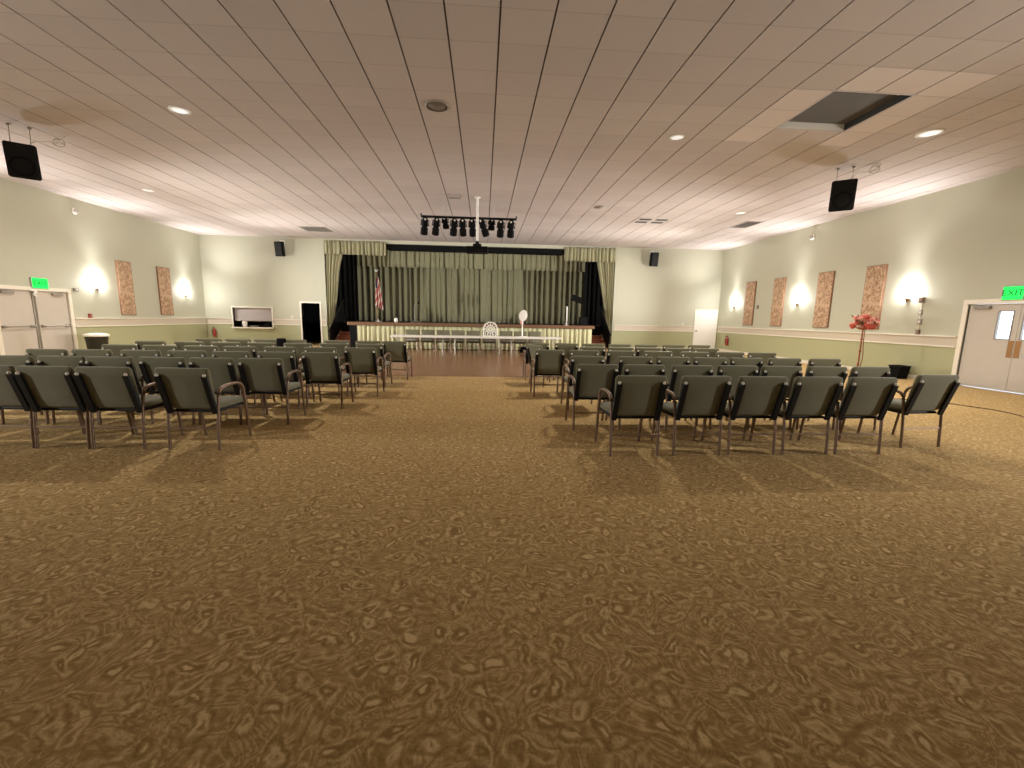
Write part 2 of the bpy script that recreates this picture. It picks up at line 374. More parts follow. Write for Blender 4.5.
for i, (y0, y1, wy0, wy1, py0, py1) in enumerate(((DRM+.004, DR1-.006, 8.56, 8.82, 8.455, 8.555), (DR0+.006, DRM-.004, 8.06, 8.36, 8.325, 8.425))):
    x0, x1 = XR+.03, XR+.08; z0, z1, w0, w1 = .02, 1.915, 1.15, 1.74
    d = MB(); d.b2(x0, x1, y0, wy0, z0, z1); d.b2(x0, x1, wy1, y1, z0, z1); d.b2(x0, x1, wy0, wy1, z0, w0); d.b2(x0, x1, wy0, wy1, w1, z1)
    dd = struct(d.build('door_%d' % (i+3), M['door']))
    m = MB(); e = .022
    m.b2(x0-.012, x1, wy0-e, wy0, w0-e, w1+e, 0, .003); m.b2(x0-.012, x1, wy1, wy1+e, w0-e, w1+e, 0, .003); m.b2(x0-.012, x1, wy0, wy1, w0-e, w0, 0, .003); m.b2(x0-.012, x1, wy0, wy1, w1, w1+e, 0, .003)
    fr = m.build('window_frame', M['grille'], dd)
    m = MB(); m.b2(x0+.02, x0+.026, wy0, wy1, w0, w1); m.build('pane', M['glass'], fr)
    m = MB(); m.b2(x0-.006, x0, py0, py1, .75, 1.115, 0, .002); m.build('push_plate', M['brass'], dd)
    yc = y1-.28 if i == 0 else y0+.28
    m = MB(); m.b2(x0-.07, x0, yc-.16, yc+.16, 1.80, 1.87, 0, .01); sg = 1 if i == 0 else -1
    m.tube([(x0-.05, yc, 1.88), (x0-.2, yc+.16*sg, 1.895), (x0-.05, yc+.32*sg, 1.905)], .009, 6); m.build('door_closer', M['grille'], dd)
def back_frame(name, x0, x1, z, w=.07):
    b = MB(); b.b2(x0-w, x0, YB-.03, YB+.2, 0, z+w, 0, .004); b.b2(x1, x1+w, YB-.03, YB+.2, 0, z+w, 0, .004); b.b2(x0, x1, YB-.03, YB+.2, z, z+w, 0, .004); return struct(b.build(name, M['trim']))
back_frame('trim_13', LX0, LX1, LZ); back_frame('trim_14', 10.2, 11.27, 1.92, .04)
b = MB(); b.b2(10.2, 11.27, YB-.025, YB-.001, .005, 1.92, 0, .003); d5 = struct(b.build('door_5', M['white']))
b = MB(); b.lathe([(.03, 0), (.03, .01), (.011, .014), (.011, .045), (.028, .055), (.03, .075), (.012, .088), (.0005, .09)], (10.28, YB-.026, .94), 12, M=Matrix.Rotation(PI/2, 4, 'X')); b.build('knob', M['brass'], d5)
# serving hatch frame, shutter, counter
b = MB(); w = .06
b.b2(HX0-w, HX0, YB-.03, YB+.2, HZ0-w, HZ1+w, 0, .004); b.b2(HX1, HX1+w, YB-.03, YB+.2, HZ0-w, HZ1+w, 0, .004); b.b2(HX0, HX1, YB-.03, YB+.2, HZ1, HZ1+w, 0, .004); b.b2(HX0-w, HX1+w, YB-.12, YB+.2, HZ0-w, HZ0, 0, .006)
struct(b.build('window_1', M['trim']))
t = thing('roller_shutter', 'grey slatted roller shutter half lowered in the serving hatch', 'shutter', (-10.42, YB+.13, 1.09))
b = MB()
for k in range(11): b.b2(-.84, .84, -.012, .012, k*.05, k*.05+.046, 0, .006)
b.build('slats', M['roller'], t); b = MB(); b.b2(-.84, .84, -.02, .02, -.045, 0, 0, .006); b.build('bottom_bar', M['steel'], t)
b = MB(); b.b2(-12.1, -9.52, 21.2, 21.85, 0, .86, 0, .01); tag(b.build('kitchen_counter', M['bin']), 'dark counter inside the kitchen behind the serving hatch', 'counter')
b = MB(); b.lathe([(.001, 0), (.075, 0), (.085, .02), (.11, .2), (.1, .24), (.05, .27), (.001, .272)], (-10.83, YB+.09, HZ0), 16); tag(b.build('white_jug', M['white']), 'white jug standing on the serving hatch sill', 'jug')
b = MB(); b.b2(-10.0, -9.72, YB+.03, YB+.17, HZ0, HZ0+.15, 0, .015); b.b2(-9.98, -9.74, YB+.06, YB+.14, HZ0+.15, HZ0+.18, 0, .01); tag(b.build('dark_toaster', M['black']), 'dark boxy appliance at the doorway end of the serving hatch sill', 'appliance')
b = MB(); b.lathe([(.001, 0), (.16, 0), (.2, .03), (.22, .06), (.2, .055), (.001, .02)], (-10.42, YB+.1, HZ0), 18, M=Matrix.Diagonal((1, .45, 1, 1))); tag(b.build('serving_tray', M['steel']), 'low metal tray in the middle of the serving hatch sill', 'tray')

# ---------------------------------------------------------------- stage
st = thing('stage', 'raised wooden stage with brown edge and pleated pale green skirt', 'stage', (0, 0, 0))
b = MB(); b.b2(-5.6, 4.72, 18.46, YB+.02, .0, 1.10); b.b2(-7.3, 6.3, YB+.22, 24.5, 0, 1.10); b.b2(-6.1, 5.1, YB+.01, YB+.23, 0, 1.10); b.build('platform', M['stagewood'], st)
b = MB(); b.b2(-5.68, 4.80, 18.34, 18.46, .985, 1.12, 0, .012); b.b2(-5.68, -5.6, 18.46, YB-.05, .985, 1.12, 0, .012); b.b2(4.72, 4.80, 18.46, YB-.05, .985, 1.12, 0, .012); b.build('edge_nosing', M['nosing'], st)
def pleats(x0, x1, y, z0, z1, wl, amp, seed, nz=6, narrow=None, drop=None, gather=.25, ph=0):
    """hanging pleated cloth: deep irregular folds; narrow(t)->(x0,x1) moves the side edges with height t (0 bottom, 1 top)"""
    rnd = random.Random(seed); n = max(12, int((x1-x0)/wl*10)); b = MB(); vs = []
    jit = []; a = 0
    for i in range(n+1):
        a += 2*PI/10*(1+.22*math.sin(i*.37+seed)+.15*math.sin(i*.11+2*seed)); jit.append(a)
    for j in range(nz+1):
        t = j/nz; xx0, xx1 = narrow(t) if narrow else (x0, x1)
        for i in range(n+1):
            s_ = i/n; A = amp*(1+gather*(1-t))*(.75+.3*math.sin(i*.23+seed))
            x = xx0+(xx1-xx0)*s_+.25*wl*math.sin(jit[i]*2)*.25
            yy = y+A*math.sin(jit[i])+.25*A*math.sin(jit[i]*.5+t*1.3)
            z = z0+(z1-z0)*t
            if j == 0: z += .012*math.sin(jit[i])
            vs.append((x, yy, z))
    fs = [[j*(n+1)+i, j*(n+1)+i+1, (j+1)*(n+1)+i+1, (j+1)*(n+1)+i] for j in range(nz) for i in range(n)]
    return b.add(vs, fs, 0, True)
pleats(-5.33, 4.72, 18.405, .03, .985, .2, .036, 3).build('skirt', M['skirt'], st, .008)
b = MB(); b.b2(-5.6, -5.33, 18.40, 18.45, 0, .985, 0, .004); b.build('corner_panel', M['black'], st)

def curtain(name, label, mb, cat='curtain', group=None, mat='curtain'):
    return tag(mb.build(name, M[mat], None, .01), label, cat, group)
def edge_l(t):
    pts = [(0, -7.0), (.12, -6.98), (.30, -6.80), (.45, -6.68), (.75, -6.52), (.88, -6.36), (1, -6.30)]
    for (a, xa), (c, xc) in zip(pts, pts[1:]):
        if t <= c: return (-7.12-.04*(1-t), xa+(xc-xa)*(t-a)/(c-a))
    return (-7.12, -6.3)
def edge_r(t):
    pts = [(0, 5.99), (.1, 5.95), (.30, 5.80), (.45, 5.70), (.70, 5.47), (.88, 5.28), (1, 5.24)]
    for (a, xa), (c, xc) in zip(pts, pts[1:]):
        if t <= c: return (xa+(xc-xa)*(t-a)/(c-a), 6.12+.03*(1-t))
    return (5.24, 6.12)
curtain('stage_curtain', 'sage green stage curtain drawn aside by the dark doorway', pleats(-7.1, -6.4, YB+.09, .10, 4.585, .13, .055, 1, 14, edge_l))
curtain('stage_curtain', 'sage green stage curtain drawn aside near the white back door', pleats(5.3, 6.1, YB+.09, .10, 4.585, .13, .055, 2, 14, edge_r))
curtain('valance', 'short pleated green valance above the left end of the stage opening', pleats(-7.12, -4.4, YB-.06, 4.07, 4.66, .17, .05, 4, 4), 'valance')
curtain('valance', 'short pleated green valance above the right end of the stage opening', pleats(3.7, 6.12, YB-.06, 4.05, 4.67, .17, .05, 5, 4), 'valance')
t = thing('projection_screen_case', 'long black rolled screen case across the top of the stage opening', 'screen case', (-.33, YB+.16, 4.33))
b = MB(); b.b2(-4.06, 4.06, -.11, .11, .02, .25, 0, .02); b.build('housing', M['black'], t)
b = MB(); b.tube([(-3.95, 0, .0), (3.95, 0, .0)], .022, 8); b.build('bottom_bar', M['blackmet'], t)
curtain('upper_pelmet', 'long pleated green pelmet hanging behind the black screen case', pleats(-6.75, 5.85, 22.0, 3.78, H+.3, .24, .07, 6, 4), 'pelmet')
curtain('backdrop_curtain', 'full width olive green backdrop curtain at the rear of the stage', pleats(-6.9, 5.9, 23.6, 1.12, H+.25, .3, .10, 8, 6))
curtain('side_drape', 'black side drape at the flag end of the stage', pleats(-7.9, -6.0, 21.3, 1.12, H+.3, .22, .06, 9, 4), 'drape', None, 'blackcloth')
curtain('side_drape', 'black side drape at the music stand end of the stage', pleats(4.95, 7.0, 21.3, 1.12, H+.3, .22, .06, 10, 4), 'drape', None, 'blackcloth')
def steps(x0, x1, label):
    t = thing('stage_steps', label, 'steps', ((x0+x1)/2, 18.7, 0)); w = (x1-x0)/2
    for k in range(4):
        b = MB(); b.b2(-w, w, k*.27-.03, k*.27+.28, (k+1)*.165-.035, (k+1)*.165, 0, .008); b.build('tread', M['step'], t)
    b = MB(); b.prism([(0, 0), (0, .13)] + [q for k in range(1, 4) for q in ((k*.27, k*.165-.035), (k*.27, (k+1)*.165-.035))] + [(1.09, .625), (1.09, 0)], -w+.02, w-.02, 'x'); b.build('riser_block', M['step'], t)
    b = MB(); b.b2(-w, w, 1.10, 1.5, 0, 1.09, 0, .005); b.build('shade_block', M['black'], t)  # black block stands in for the shade above the steps
    return t
steps(-6.42, -5.70, 'short red-brown wooden steps up to the stage beside the flag end')
steps(4.83, 5.50, 'short red-brown wooden steps up to the stage near the white back door')
def handrail(x, label):
    t = thing('stair_handrail', label, 'handrail', (x, 18.6, 0))
    b = MB(); b.tube(smooth_path([(0, -.2, .74), (0, -.06, .82), (0, 1.75, 2.0), (0, 1.9, 2.04)], 4), .028, 8); b.build('rail', M['blackmet'], t)
    b = MB(); b.prism([(-.1, .06), (-.1, .76), (1.75, 1.94), (1.75, .95)], -.012, .012, 'x'); b.build('side_panel', M['black'], t)
    for y, z in ((-.06, .82), (.78, 1.36), (1.72, 1.97)):
        b = MB(); b.b2(-.022, .022, y-.022, y+.022, 0, z, 0, .004); b.build('post', M['blackmet'], t)
handrail(-6.46, 'black panelled handrail on the steps beside the flag end of the stage')
handrail(5.55, 'black panelled handrail on the steps near the white back door')

# flag on a pole
t = thing('flag', 'red and white striped flag furled on a pole at the stage side', 'flag', (-5.0, 20.75, 1.103))
b = MB(); b.lathe([(.001, 0), (.17, 0), (.17, .02), (.1, .04), (.03, .09), (.02, .14), (.001, .14)], n=18); b.build('base', M['white'], t)
b = MB(); b.tube([(0, 0, .1), (0, 0, 2.3)], .014, 8); b.build('pole', M['brass'], t)
b = MB(); b.ell((0, 0, 2.34), (.05, .03, .035)); b.tube([(-.11, 0, 2.40), (0, 0, 2.35), (.11, 0, 2.40)], [.006, .03, .006], 8); b.build('finial', M['white'], t)
b = MB(); NU, NV = 42, 40; vs = []
for j in range(NV+1):
    v = j/NV
    for i in range(NU+1):
        u = i/NU; sp = .05+.13*(1-v)**.8*1.2; an = u*PI*5
        vs.append((.02+(u*.9-.25)*sp*2, -.03-.05*math.sin(an)*(1.1-.5*v), 0.75+1.32*v-.2*u*(1-v)))
fs = []; ms = []
for j in range(NV):
    for i in range(NU):
        u = (i+.5)/NU; v = (j+.5)/NV
        fs.append([j*(NU+1)+i, j*(NU+1)+i+1, (j+1)*(NU+1)+i+1, (j+1)*(NU+1)+i])
        w = (1-v)*.55+u*.55
        ms.append(2 if (v > .62 and u < .42) else int(w*13) % 2)
b.add(vs, fs, 0, True); b.m = ms; b.build('cloth', [M['flagred'], M['flagwhite'], M['flagblue']], t, .004)
# things on the stage
t = thing('white_pole_stand', 'white pole on a round base beside the music stand on stage', 'stand', (3.78, 19.45, 1.103))
b = MB(); b.lathe([(.001, 0), (.12, 0), (.12, .015), (.03, .03), (.001, .03)], n=16); b.build('base', M['white'], t)
b = MB(); b.tube([(0, 0, .02), (0, 0, .86)], .03, 10); b.build('pole', M['white'], t)
b = MB(); b.lathe([(.001, .86), (.04, .86), (.045, .9), (.03, .97), (.001, .99)], n=12); b.build('head', M['black'], t)
t = thing('music_stand', 'black music stand with a tilted desk beside the white pole', 'stand', (4.30, 19.9, 1.103))
b = MB()
for k in range(3):
    a = k*2*PI/3+.4; b.tube([(0, 0, .14), (.24*math.cos(a), .24*math.sin(a), .01)], .011, 6)
b.build('tripod', M['black'], t)
b = MB(); b.tube([(0, 0, .1), (0, 0, 1.12)], .013, 8); b.build('pole', M['black'], t)
b = MB(); b.box((0, 0, 1.22), (.52, .012, .34), 0, .003, Matrix.Rotation(.3, 4, 'Y') @ Matrix.Rotation(-.5, 4, 'X')); b.box((0, -.09, 1.08), (.5, .06, .012), 0, .003, Matrix.Rotation(.3, 4, 'Y')); b.build('desk', M['black'], t)
t = thing('stage_monitor', 'black speaker cabinet on the stage floor by the music stand', 'speaker', (4.5, 19.3, 1.106))
b = MB(); b.b2(-.17, .17, -.15, .15, 0, .40, 0, .015); b.build('cabinet', M['black'], t)
b = MB(); b.lathe([(.09, 0), (.1, .012), (.118, .012), (.122, 0)], (0, -.151, .2), 18, M=Matrix.Rotation(PI/2, 4, 'X')); b.build('driver_ring', M['blackmet'], t)
t = thing('microphone_stand', 'thin dark microphone stand before the stage backdrop', 'stand', (-3.1, 19.6, 1.103))
b = MB()
for k in range(3):
    a = k*2*PI/3; b.tube([(0, 0, .1), (.25*math.cos(a), .25*math.sin(a), .012)], .01, 6)
b.build('tripod', M['grille'], t)
b = MB(); b.tube([(0, 0, .08), (0, 0, .75)], .012, 8); b.tube([(0, 0, .74), (.16, -.1, .86)], .01, 6); b.build('pole', M['grille'], t)
b = MB(); b.ell((.19, -.12, .885), (.035, .035, .05)); b.build('microphone', M['black'], t)
b = MB(); b.lathe([(.001, 0), (.07, 0), (.085, .04), (.085, .16), (.06, .2), (.001, .2)], (-4.0, 20.0, 1.103), 14); tag(b.build('white_urn', M['white']), 'small white pot on the stage floor near the flag', 'pot')
b = MB(); b.lathe([(.001, 0), (.06, 0), (.09, .06), (.08, .15), (.001, .17)], (1.78, 20.0, 1.103), 14); tag(b.build('pink_pot', M['petalpale']), 'small pale pink pot on stage behind the white oval sign', 'pot')

# ---------------------------------------------------------------- chairs
def make_chair():
    r = empty('armchair'); r['category'] = 'chair'
    zb, zt, yb, yt = .435, .865, .055, -.075
    L = math.hypot(zt-zb, yt-yb); up = Vector((0, (yt-yb)/L, (zt-zb)/L)); nrm = Vector((0, up.z, -up.y))   # nrm points to the sitter
    Mb = axes((0, yb, zb), (1, 0, 0), up, nrm)
    b = MB(); b.cushion(rrect(.455, .535, L, .035), .05, .02, .006, Mb); b.build('backrest', M['fabric'], r)
    Ms = Matrix(((1, 0, 0, 0), (0, 1, 0, .045), (0, 0, 1, .447), (0, 0, 0, 1)))
    b = MB(); b.cushion(rrect(.46, .50, .485, .05), .065, .028, .012, Ms); b.build('seat', M['fabric'], r)
    b = MB(); b.b2(-.235, .235, .06, .50, .388, .414, 0, .006); b.build('seat_frame', M['blackmet'], r)
    for s in (-1, 1):
        b = MB(); p0 = Mb @ Vector((s*.232, L-.075, -.042)); p1 = Mb @ Vector((s*.232, -.04, -.042))
        b.tube([p0, p0*.5+p1*.5, p1], .018, 4, rx=.038, up=(0, 1, 0)); br = b.build('back_rail', M['blackmet'], r)
        c = Mb @ Vector((s*.232, L-.062, -.04))
        b = MB(); b.ell(c, (.017, .014, .017), 0, 8); b.build('bolt_cap', M['cap'], br)
        x = s*.255
        b = MB(); b.tube([(x, 0, 0), (x, .012, .22), (s*.256, .032, .44), (s*.258, .05, .56)], .0155, 8); b.build('leg', M['bronze'], r)
        b = MB(); b.tube([(s*.259, .54, 0), (s*.259, .50, .3), (s*.258, .478, .50), (s*.258, .47, .56)], .0155, 8); b.build('leg', M['bronze'], r)
        b = MB(); b.tube(smooth_path([(s*.258, .05, .56), (s*.258, .068, .612), (s*.258, .13, .648), (s*.258, .27, .66), (s*.258, .39, .65), (s*.258, .447, .615), (s*.258, .47, .56)], 3), .0155, 8, rx=.019); b.build('armrest', M['bronze'], r)
    b = MB(); b.tube([(-.255, .012, .225), (.255, .012, .225)], .009, 6); b.build('stretcher', M['bronze'], r)
    return r
proto = make_chair(); used = []
def chair(x, y, rz, label, group, z=0):
    if not used:
        proto.location = (x, y, z); proto.rotation_euler = (0, 0, rz); proto['label'] = label; proto['group'] = group; used.append(1); return proto
    return dup(proto, (x, y, z), rz, label, group)
ROWN = ['rearmost row', 'second row from the rear', 'third row from the rear', 'fourth row from the rear', 'fifth row from the rear', 'front row facing the stage']
SEATN = ['aisle seat', 'second seat from aisle', 'third seat from aisle', 'fourth seat from aisle', 'fifth seat from aisle', 'sixth seat from aisle', 'outermost seventh seat']
left = [(4.48, [-2.99, -3.755, -4.315, -4.885]), (5.53, [-2.77, -3.34, -3.93, -4.52, -5.09, -5.67, -6.24]), (6.5, [-2.39, -3.02, -3.66, -4.28, -4.91, -5.57, -6.15]),
        (7.5, [-2.11, -2.77, -3.42, -4.06, -4.7, -5.35, -6.0]), (8.5, [-2.2, -2.88, -3.55, -4.22, -4.88, -5.54, -6.24]), (9.53, [-1.94, -2.5, -3.16, -4.06, -4.63, -5.22, -5.81])]
right = [(4.25, [1.59, 2.28, 2.89, 3.5, 4.11, 5.12]), (5.27, [1.42, 2.02, 2.64, 3.25, 3.84, 4.45, 5.05]), (6.42, [1.58, 2.32, 2.92, 3.5, 4.1, 4.73, 5.38]),
         (7.58, [1.18, 1.81, 2.48, 3.17, 3.84, 4.52, 5.12]), (8.55, [1.12, 2.2, 2.78, 3.37, 3.98, 4.58]), (9.62, [1.22, 1.88, 2.5, 3.11, 3.73, 4.39, 4.99])]
rr = random.Random(11)
for side, rows in (('left', left), ('right', right)):
    for ri, (y, xs) in enumerate(rows):
        for ci, x in enumerate(xs):
            rz = rr.uniform(-.035, .035); yy = y+rr.uniform(-.02, .02)
            lab = 'dark grey-green padded armchair, %s, %s, %s block' % (SEATN[ci], ROWN[ri], side)
            if side == 'left' and ri == 0: rz = [-.055, -.03, -.02, -.03][ci]; yy = [4.48, 4.51, 4.53, 4.57][ci]
            if side == 'right' and ri == 0: rz = [.02, .03, .01, .02, .0, .06][ci]; yy = [4.22, 4.24, 4.245, 4.25, 4.25, 4.50][ci]
            if side == 'right' and ri == 0 and ci == 5: lab = 'dark padded armchair standing apart at the door end of the rearmost right row'
            if side == 'right' and ri == 4 and ci == 0: rz = -1.1; yy = 8.85; lab = 'dark padded armchair turned sideways at the aisle, fifth row, right block'
            chair(x, yy, rz, lab, 'armchairs in the %s block' % side)
for i, x in enumerate([-2.84, -2.22, -1.62, -1.02, -.42, .22, .92, 1.50, 2.09]):
    lab = 'armchair behind the long white tables, facing the hall, ' + ['at the left end', 'second from left end', 'third from left end', 'fourth from left end', 'in the middle', 'just left of the white arch' if False else 'behind the white arch', 'left of the oval sign' , 'behind the oval sign', 'at the right end'][i]
    chair(x, 17.35+rr.uniform(-.04, .04), PI+rr.uniform(-.05, .05), lab, 'armchairs behind the tables', .008)
# small things by the seats
b = MB(); b.cushion(rrect(.20, .19, .19, .03), .06, .02, .006, axes((-4.28, 9.38, .71), (1, 0, 0), (0, -.1, .99), (0, .99, .1)))
tag(b.build('hanging_bag', M['black']), 'small black bag hanging over a front row chair back below the serving hatch', 'bag')
b = MB(); b.cushion(rrect(.36, .28, .26, .06), .2, .07, .01, axes((1.62, 17.0, .015), (1, 0, 0), (0, 0, 1), (0, -1, 0))); b.tube(smooth_path([(1.54, 17.0, .26), (1.56, 17.0, .36), (1.68, 17.0, .36), (1.70, 17.0, .26)], 4), .012, 6)
tag(b.build('black_bag', M['black']), 'black bag on the wooden floor under the white table end', 'bag')

# long white tables before the stage
def table(x0, x1, label):
    t = thing('folding_table', label, 'table', ((x0+x1)/2, 16.3, .008), 0, 'white tables before the stage'); w = (x1-x0)/2-.004
    b = MB(); b.b2(-w, w, -.36, .36, .62, .69, 0, .014); b.build('tabletop', M['white'], t)
    for s in (-1, 1):
        for q in (-1, 1):
            b = MB(); b.tube([(s*(w-.22), q*.3, 0), (s*(w-.22), q*.26, .62)], .014, 8); b.build('leg', M['steel'], t)
        b = MB(); b.tube([(s*(w-.22), -.28, .3), (s*(w-.22), .28, .3)], .011, 6); b.build('crossbar', M['steel'], t)
table(-3.43, -1.3, 'white-topped folding table at the flag end before the stage')
table(-1.3, .83, 'white-topped folding table in the middle, under the white lattice arch')
table(.83, 2.96, 'white-topped folding table carrying the oval sign')
t = thing('lattice_arch', 'white openwork arch ornament standing on the middle table', 'ornament', (.255, 16.25, .698))
b = MB(); out = [(-.255, 0), (-.255, .27)] + [(.255*math.cos(PI-a), .27+.25*math.sin(a)) for a in [PI*k/14 for k in range(1, 14)]] + [(.255, .27), (.255, 0)]
b.tube([(x, 0, z+.012) for x, z in out], .022, 6, rx=.02); b.tube([(-.26, 0, .014), (.26, 0, .014)], .016, 6); b.build('outer_rim', M['white'], t)
b = MB()
for k in range(12):
    a = 2*PI*k/12; ex = .235*math.cos(a); ez = .27+.24*math.sin(a)
    b.tube([(.06*math.cos(a), 0, .27+.06*math.sin(a)), (ex, 0, max(.01, ez))], .013, 6)
for r in (.06, .15):
    b.tube([(r*math.cos(2*PI*k/24), 0, .27+r*math.sin(2*PI*k/24)) for k in range(25)], .013, 6, cap=False)
for x in (-.19, -.09, .09, .19): b.tube([(x, 0, 0), (x, 0, .2)], .012, 6)
b.build('lattice', M['white'], t)
t = thing('oval_sign', 'pale oval paddle sign on a thin stick on the white table', 'sign', (1.47, 16.25, .698))
b = MB(); b.lathe([(.001, 0), (.2, 0), (.2, .012), (.05, .03), (.001, .03)], n=18); b.build('base', M['white'], t)
b = MB(); b.tube([(0, 0, .02), (0, 0, .62)], .02, 8); b.build('stick', M['white'], t)
b = MB(); b.lathe([(.001, -.016), (.9, -.016), (1, -.008), (1, .008), (.9, .016), (.001, .016)], (.02, 0, .8), 28, M=Matrix.Rotation(.15, 4, 'Y') @ Matrix.Diagonal((.155, 1, .215, 1)) @ Matrix.Rotation(PI/2, 4, 'X')); b.build('oval_board', M['white'], t)

# ---------------------------------------------------------------- wall lamps and wall panels
SPOT, TILT, PW = math.radians(76), .02, 2900
def sconce(x, y, rz, label, power=PW, aim=0.0, up=380):
    t = thing('wall_sconce', label, 'wall lamp', (x, y, 2.24), rz, 'wall lamps')          # local +x points away from the wall
    b = MB(); b.b2(0, .02, -.07, .07, -.19, .10, 0, .006); b.build('back_plate', M['steel'], t)
    b = MB(); pr = [(.03, -.12), (.09, -.09), (.13, -.02), (.155, .07), (.165, .15)]
    b.lathe(pr, (.021, 0, 0), 14, a0=-PI/2, a1=PI/2, M=Matrix.Diagonal((.85, 1, 1, 1)))
    b.add([(.021, 0, .15)]+[(.021+.85*.165*math.cos(a), .165*math.sin(a), .15) for a in [-PI/2+PI*k/14 for k in range(15)]], [[0, k+1, k+2] for k in range(14)], 0)
    b.build('glass_shade', M['bulb'], t)
    b = MB(); b.lathe([(.001, -.23), (.018, -.215), (.012, -.19), (.03, -.16), (.055, -.125), (.04, -.115), (.001, -.115)], (.055, 0, 0), 12); b.build('finial', M['brass'], t)
    if power:
        l = bpy.data.lights.new('sconce_lamp', 'SPOT'); l.energy = power; l.spot_size = SPOT; l.spot_blend = 1.0; l.shadow_soft_size = .12; l.color = (1.0, .97, .93)
        o = bpy.data.objects.new('sconce_lamp', l); C.objects.link(o); o.parent = t
        o.matrix_local = Matrix.Translation((.19, 0, .06)) @ Matrix.Rotation(aim*(1 if x < 0 else -1), 4, 'Z') @ axes((0, 0, 0), (0, 1, 0), (-TILT, 0, 1), (-1, 0, -TILT))
    if power and up:
        l = bpy.data.lights.new('sconce_uplight', 'SPOT'); l.energy = up; l.spot_size = math.radians(112); l.spot_blend = 1.0; l.shadow_soft_size = .1; l.color = (1.0, .96, .97)
        o = bpy.data.objects.new('sconce_uplight', l); C.objects.link(o); o.parent = t
        o.matrix_local = axes((.2, 0, .22), (0, 1, 0), (-.85, 0, .53), (-.53, 0, -.85))
    return t
sconce(XL, 14.84, 0, 'lit wall lamp between the double doors and the first patterned panel', aim=.5)
sconce(XL, 19.0, 0, 'lit wall lamp near the red extinguisher corner of the left wall', aim=-.5)
sconce(XR, 18.92, PI, 'lit wall lamp in the corner beside the white back door', aim=-.5)
sconce(XR, 14.97, PI, 'lit wall lamp between two patterned panels on the right wall', aim=.5)
sconce(XR, 10.89, PI, 'lit wall lamp between the flower stand and the right double doors', aim=.38)
sconce(XL, 10.6, 0, 'lit wall lamp on the left wall before the double doors', aim=.38)
for y, pw in ((1.4, .68),):  # out-of-view pair added to light the chair backs and near floor
    sconce(XL, y, 0, 'added out-of-view fill lamp on the left wall %s' % ('nearer the rear of the hall' if y < 3 else 'before the doors'), PW*pw, .46, 0)
    sconce(XR, y, PI, 'added out-of-view fill lamp on the right wall %s' % ('nearer the rear of the hall' if y < 3 else 'past the double doors'), PW*pw, .46, 0)
def acoustic(x, yc, w, rz, label):
    t = thing('acoustic_panel', label, 'wall panel', (x, yc, 1.27), rz, 'patterned wall panels')
    b = MB(); b.b2(0, .045, -w/2, w/2, 0, 1.83, 0, .006); b.build('frame', M['paneledge'], t)
    b = MB(); b.b2(.03, .055, -w/2+.02, w/2-.02, .02, 1.81, 0, .008); b.build('fabric_face', M['panel'], t)
acoustic(XL, 15.98, .62, 0, 'tall patterned brown wall panel beside the lamp by the left double doors')
acoustic(XL, 17.83, .66, 0, 'tall patterned brown wall panel nearer the back corner on the left wall')
acoustic(XR, 17.80, .66, PI, 'tall patterned brown wall panel beside the corner lamp on the right wall')
acoustic(XR, 16.02, .63, PI, 'tall patterned brown wall panel second from the back corner, right wall')
acoustic(XR, 13.78, .66, PI, 'tall patterned brown wall panel third from the back corner, right wall')
acoustic(XR, 11.95, .64, PI, 'tall patterned brown wall panel behind the red flowers')

def exit_sign(x, yc, zc, rz, w, label):
    t = thing('exit_sign', label, 'sign', (x, yc, zc), rz, 'green exit signs')
    b = MB(); b.b2(0, .05, -w/2, w/2, -.15, .15, 0, .01); b.build('housing', M['grille'], t)
    b = MB(); b.b2(.05, .058, -w/2+.015, w/2-.015, -.138, .138, 0, .004); f = b.build('lit_face', M['green'], t)
    cu = bpy.data.curves.new('letters', 'FONT'); cu.body = 'EXIT'; cu.size = .19; cu.extrude = .002; cu.align_x = 'CENTER'; cu.align_y = 'CENTER'; cu.materials.append(M['greendark'])
    tmp = bpy.data.objects.new('letters', cu); C.objects.link(tmp); dg = bpy.context.evaluated_depsgraph_get()
    me = bpy.data.meshes.new_from_object(tmp.evaluated_get(dg)); bpy.data.objects.remove(tmp)
    o = bpy.data.objects.new('lettering', me); C.objects.link(o); o.parent = f
    o.matrix_local = axes((.0605, 0, 0), (0, 1, 0), (0, 0, 1), (1, 0, 0))
exit_sign(XL, 13.04, 2.13, 0, .46, 'green lit EXIT sign above the left double doors')
exit_sign(XR, 8.58, 2.13, PI, .40, 'green lit EXIT sign above the right double doors')

# small wall fittings
def extinguisher(x, y, rz, label):
    t = thing('wall_mounted_extinguisher', label, 'fire extinguisher', (x, y, .32), rz)
    b = MB(); b.lathe([(.001, 0), (.06, 0), (.065, .02), (.065, .3), (.05, .35), (.02, .37), (.02, .39), (.001, .39)], (.08, 0, 0), 14); b.build('cylinder', M['red'], t)
    b = MB(); b.b2(.06, .16, -.012, .012, .39, .42, 0, .004); b.b2(.05, .15, -.012, .012, .435, .45, 0, .004); b.build('valve_handle', M['blackmet'], t)
    b = MB(); b.tube(smooth_path([(.1, 0, .4), (.12, -.07, .37), (.11, -.09, .2), (.1, -.085, .06)], 4), .011, 6); b.build('hose', M['black'], t)
extinguisher(-12.08, YB, -PI/2, 'red fire extinguisher on the back wall left of the serving hatch')
extinguisher(XR, 19.15, PI, 'red fire extinguisher on the right wall next to the back corner')
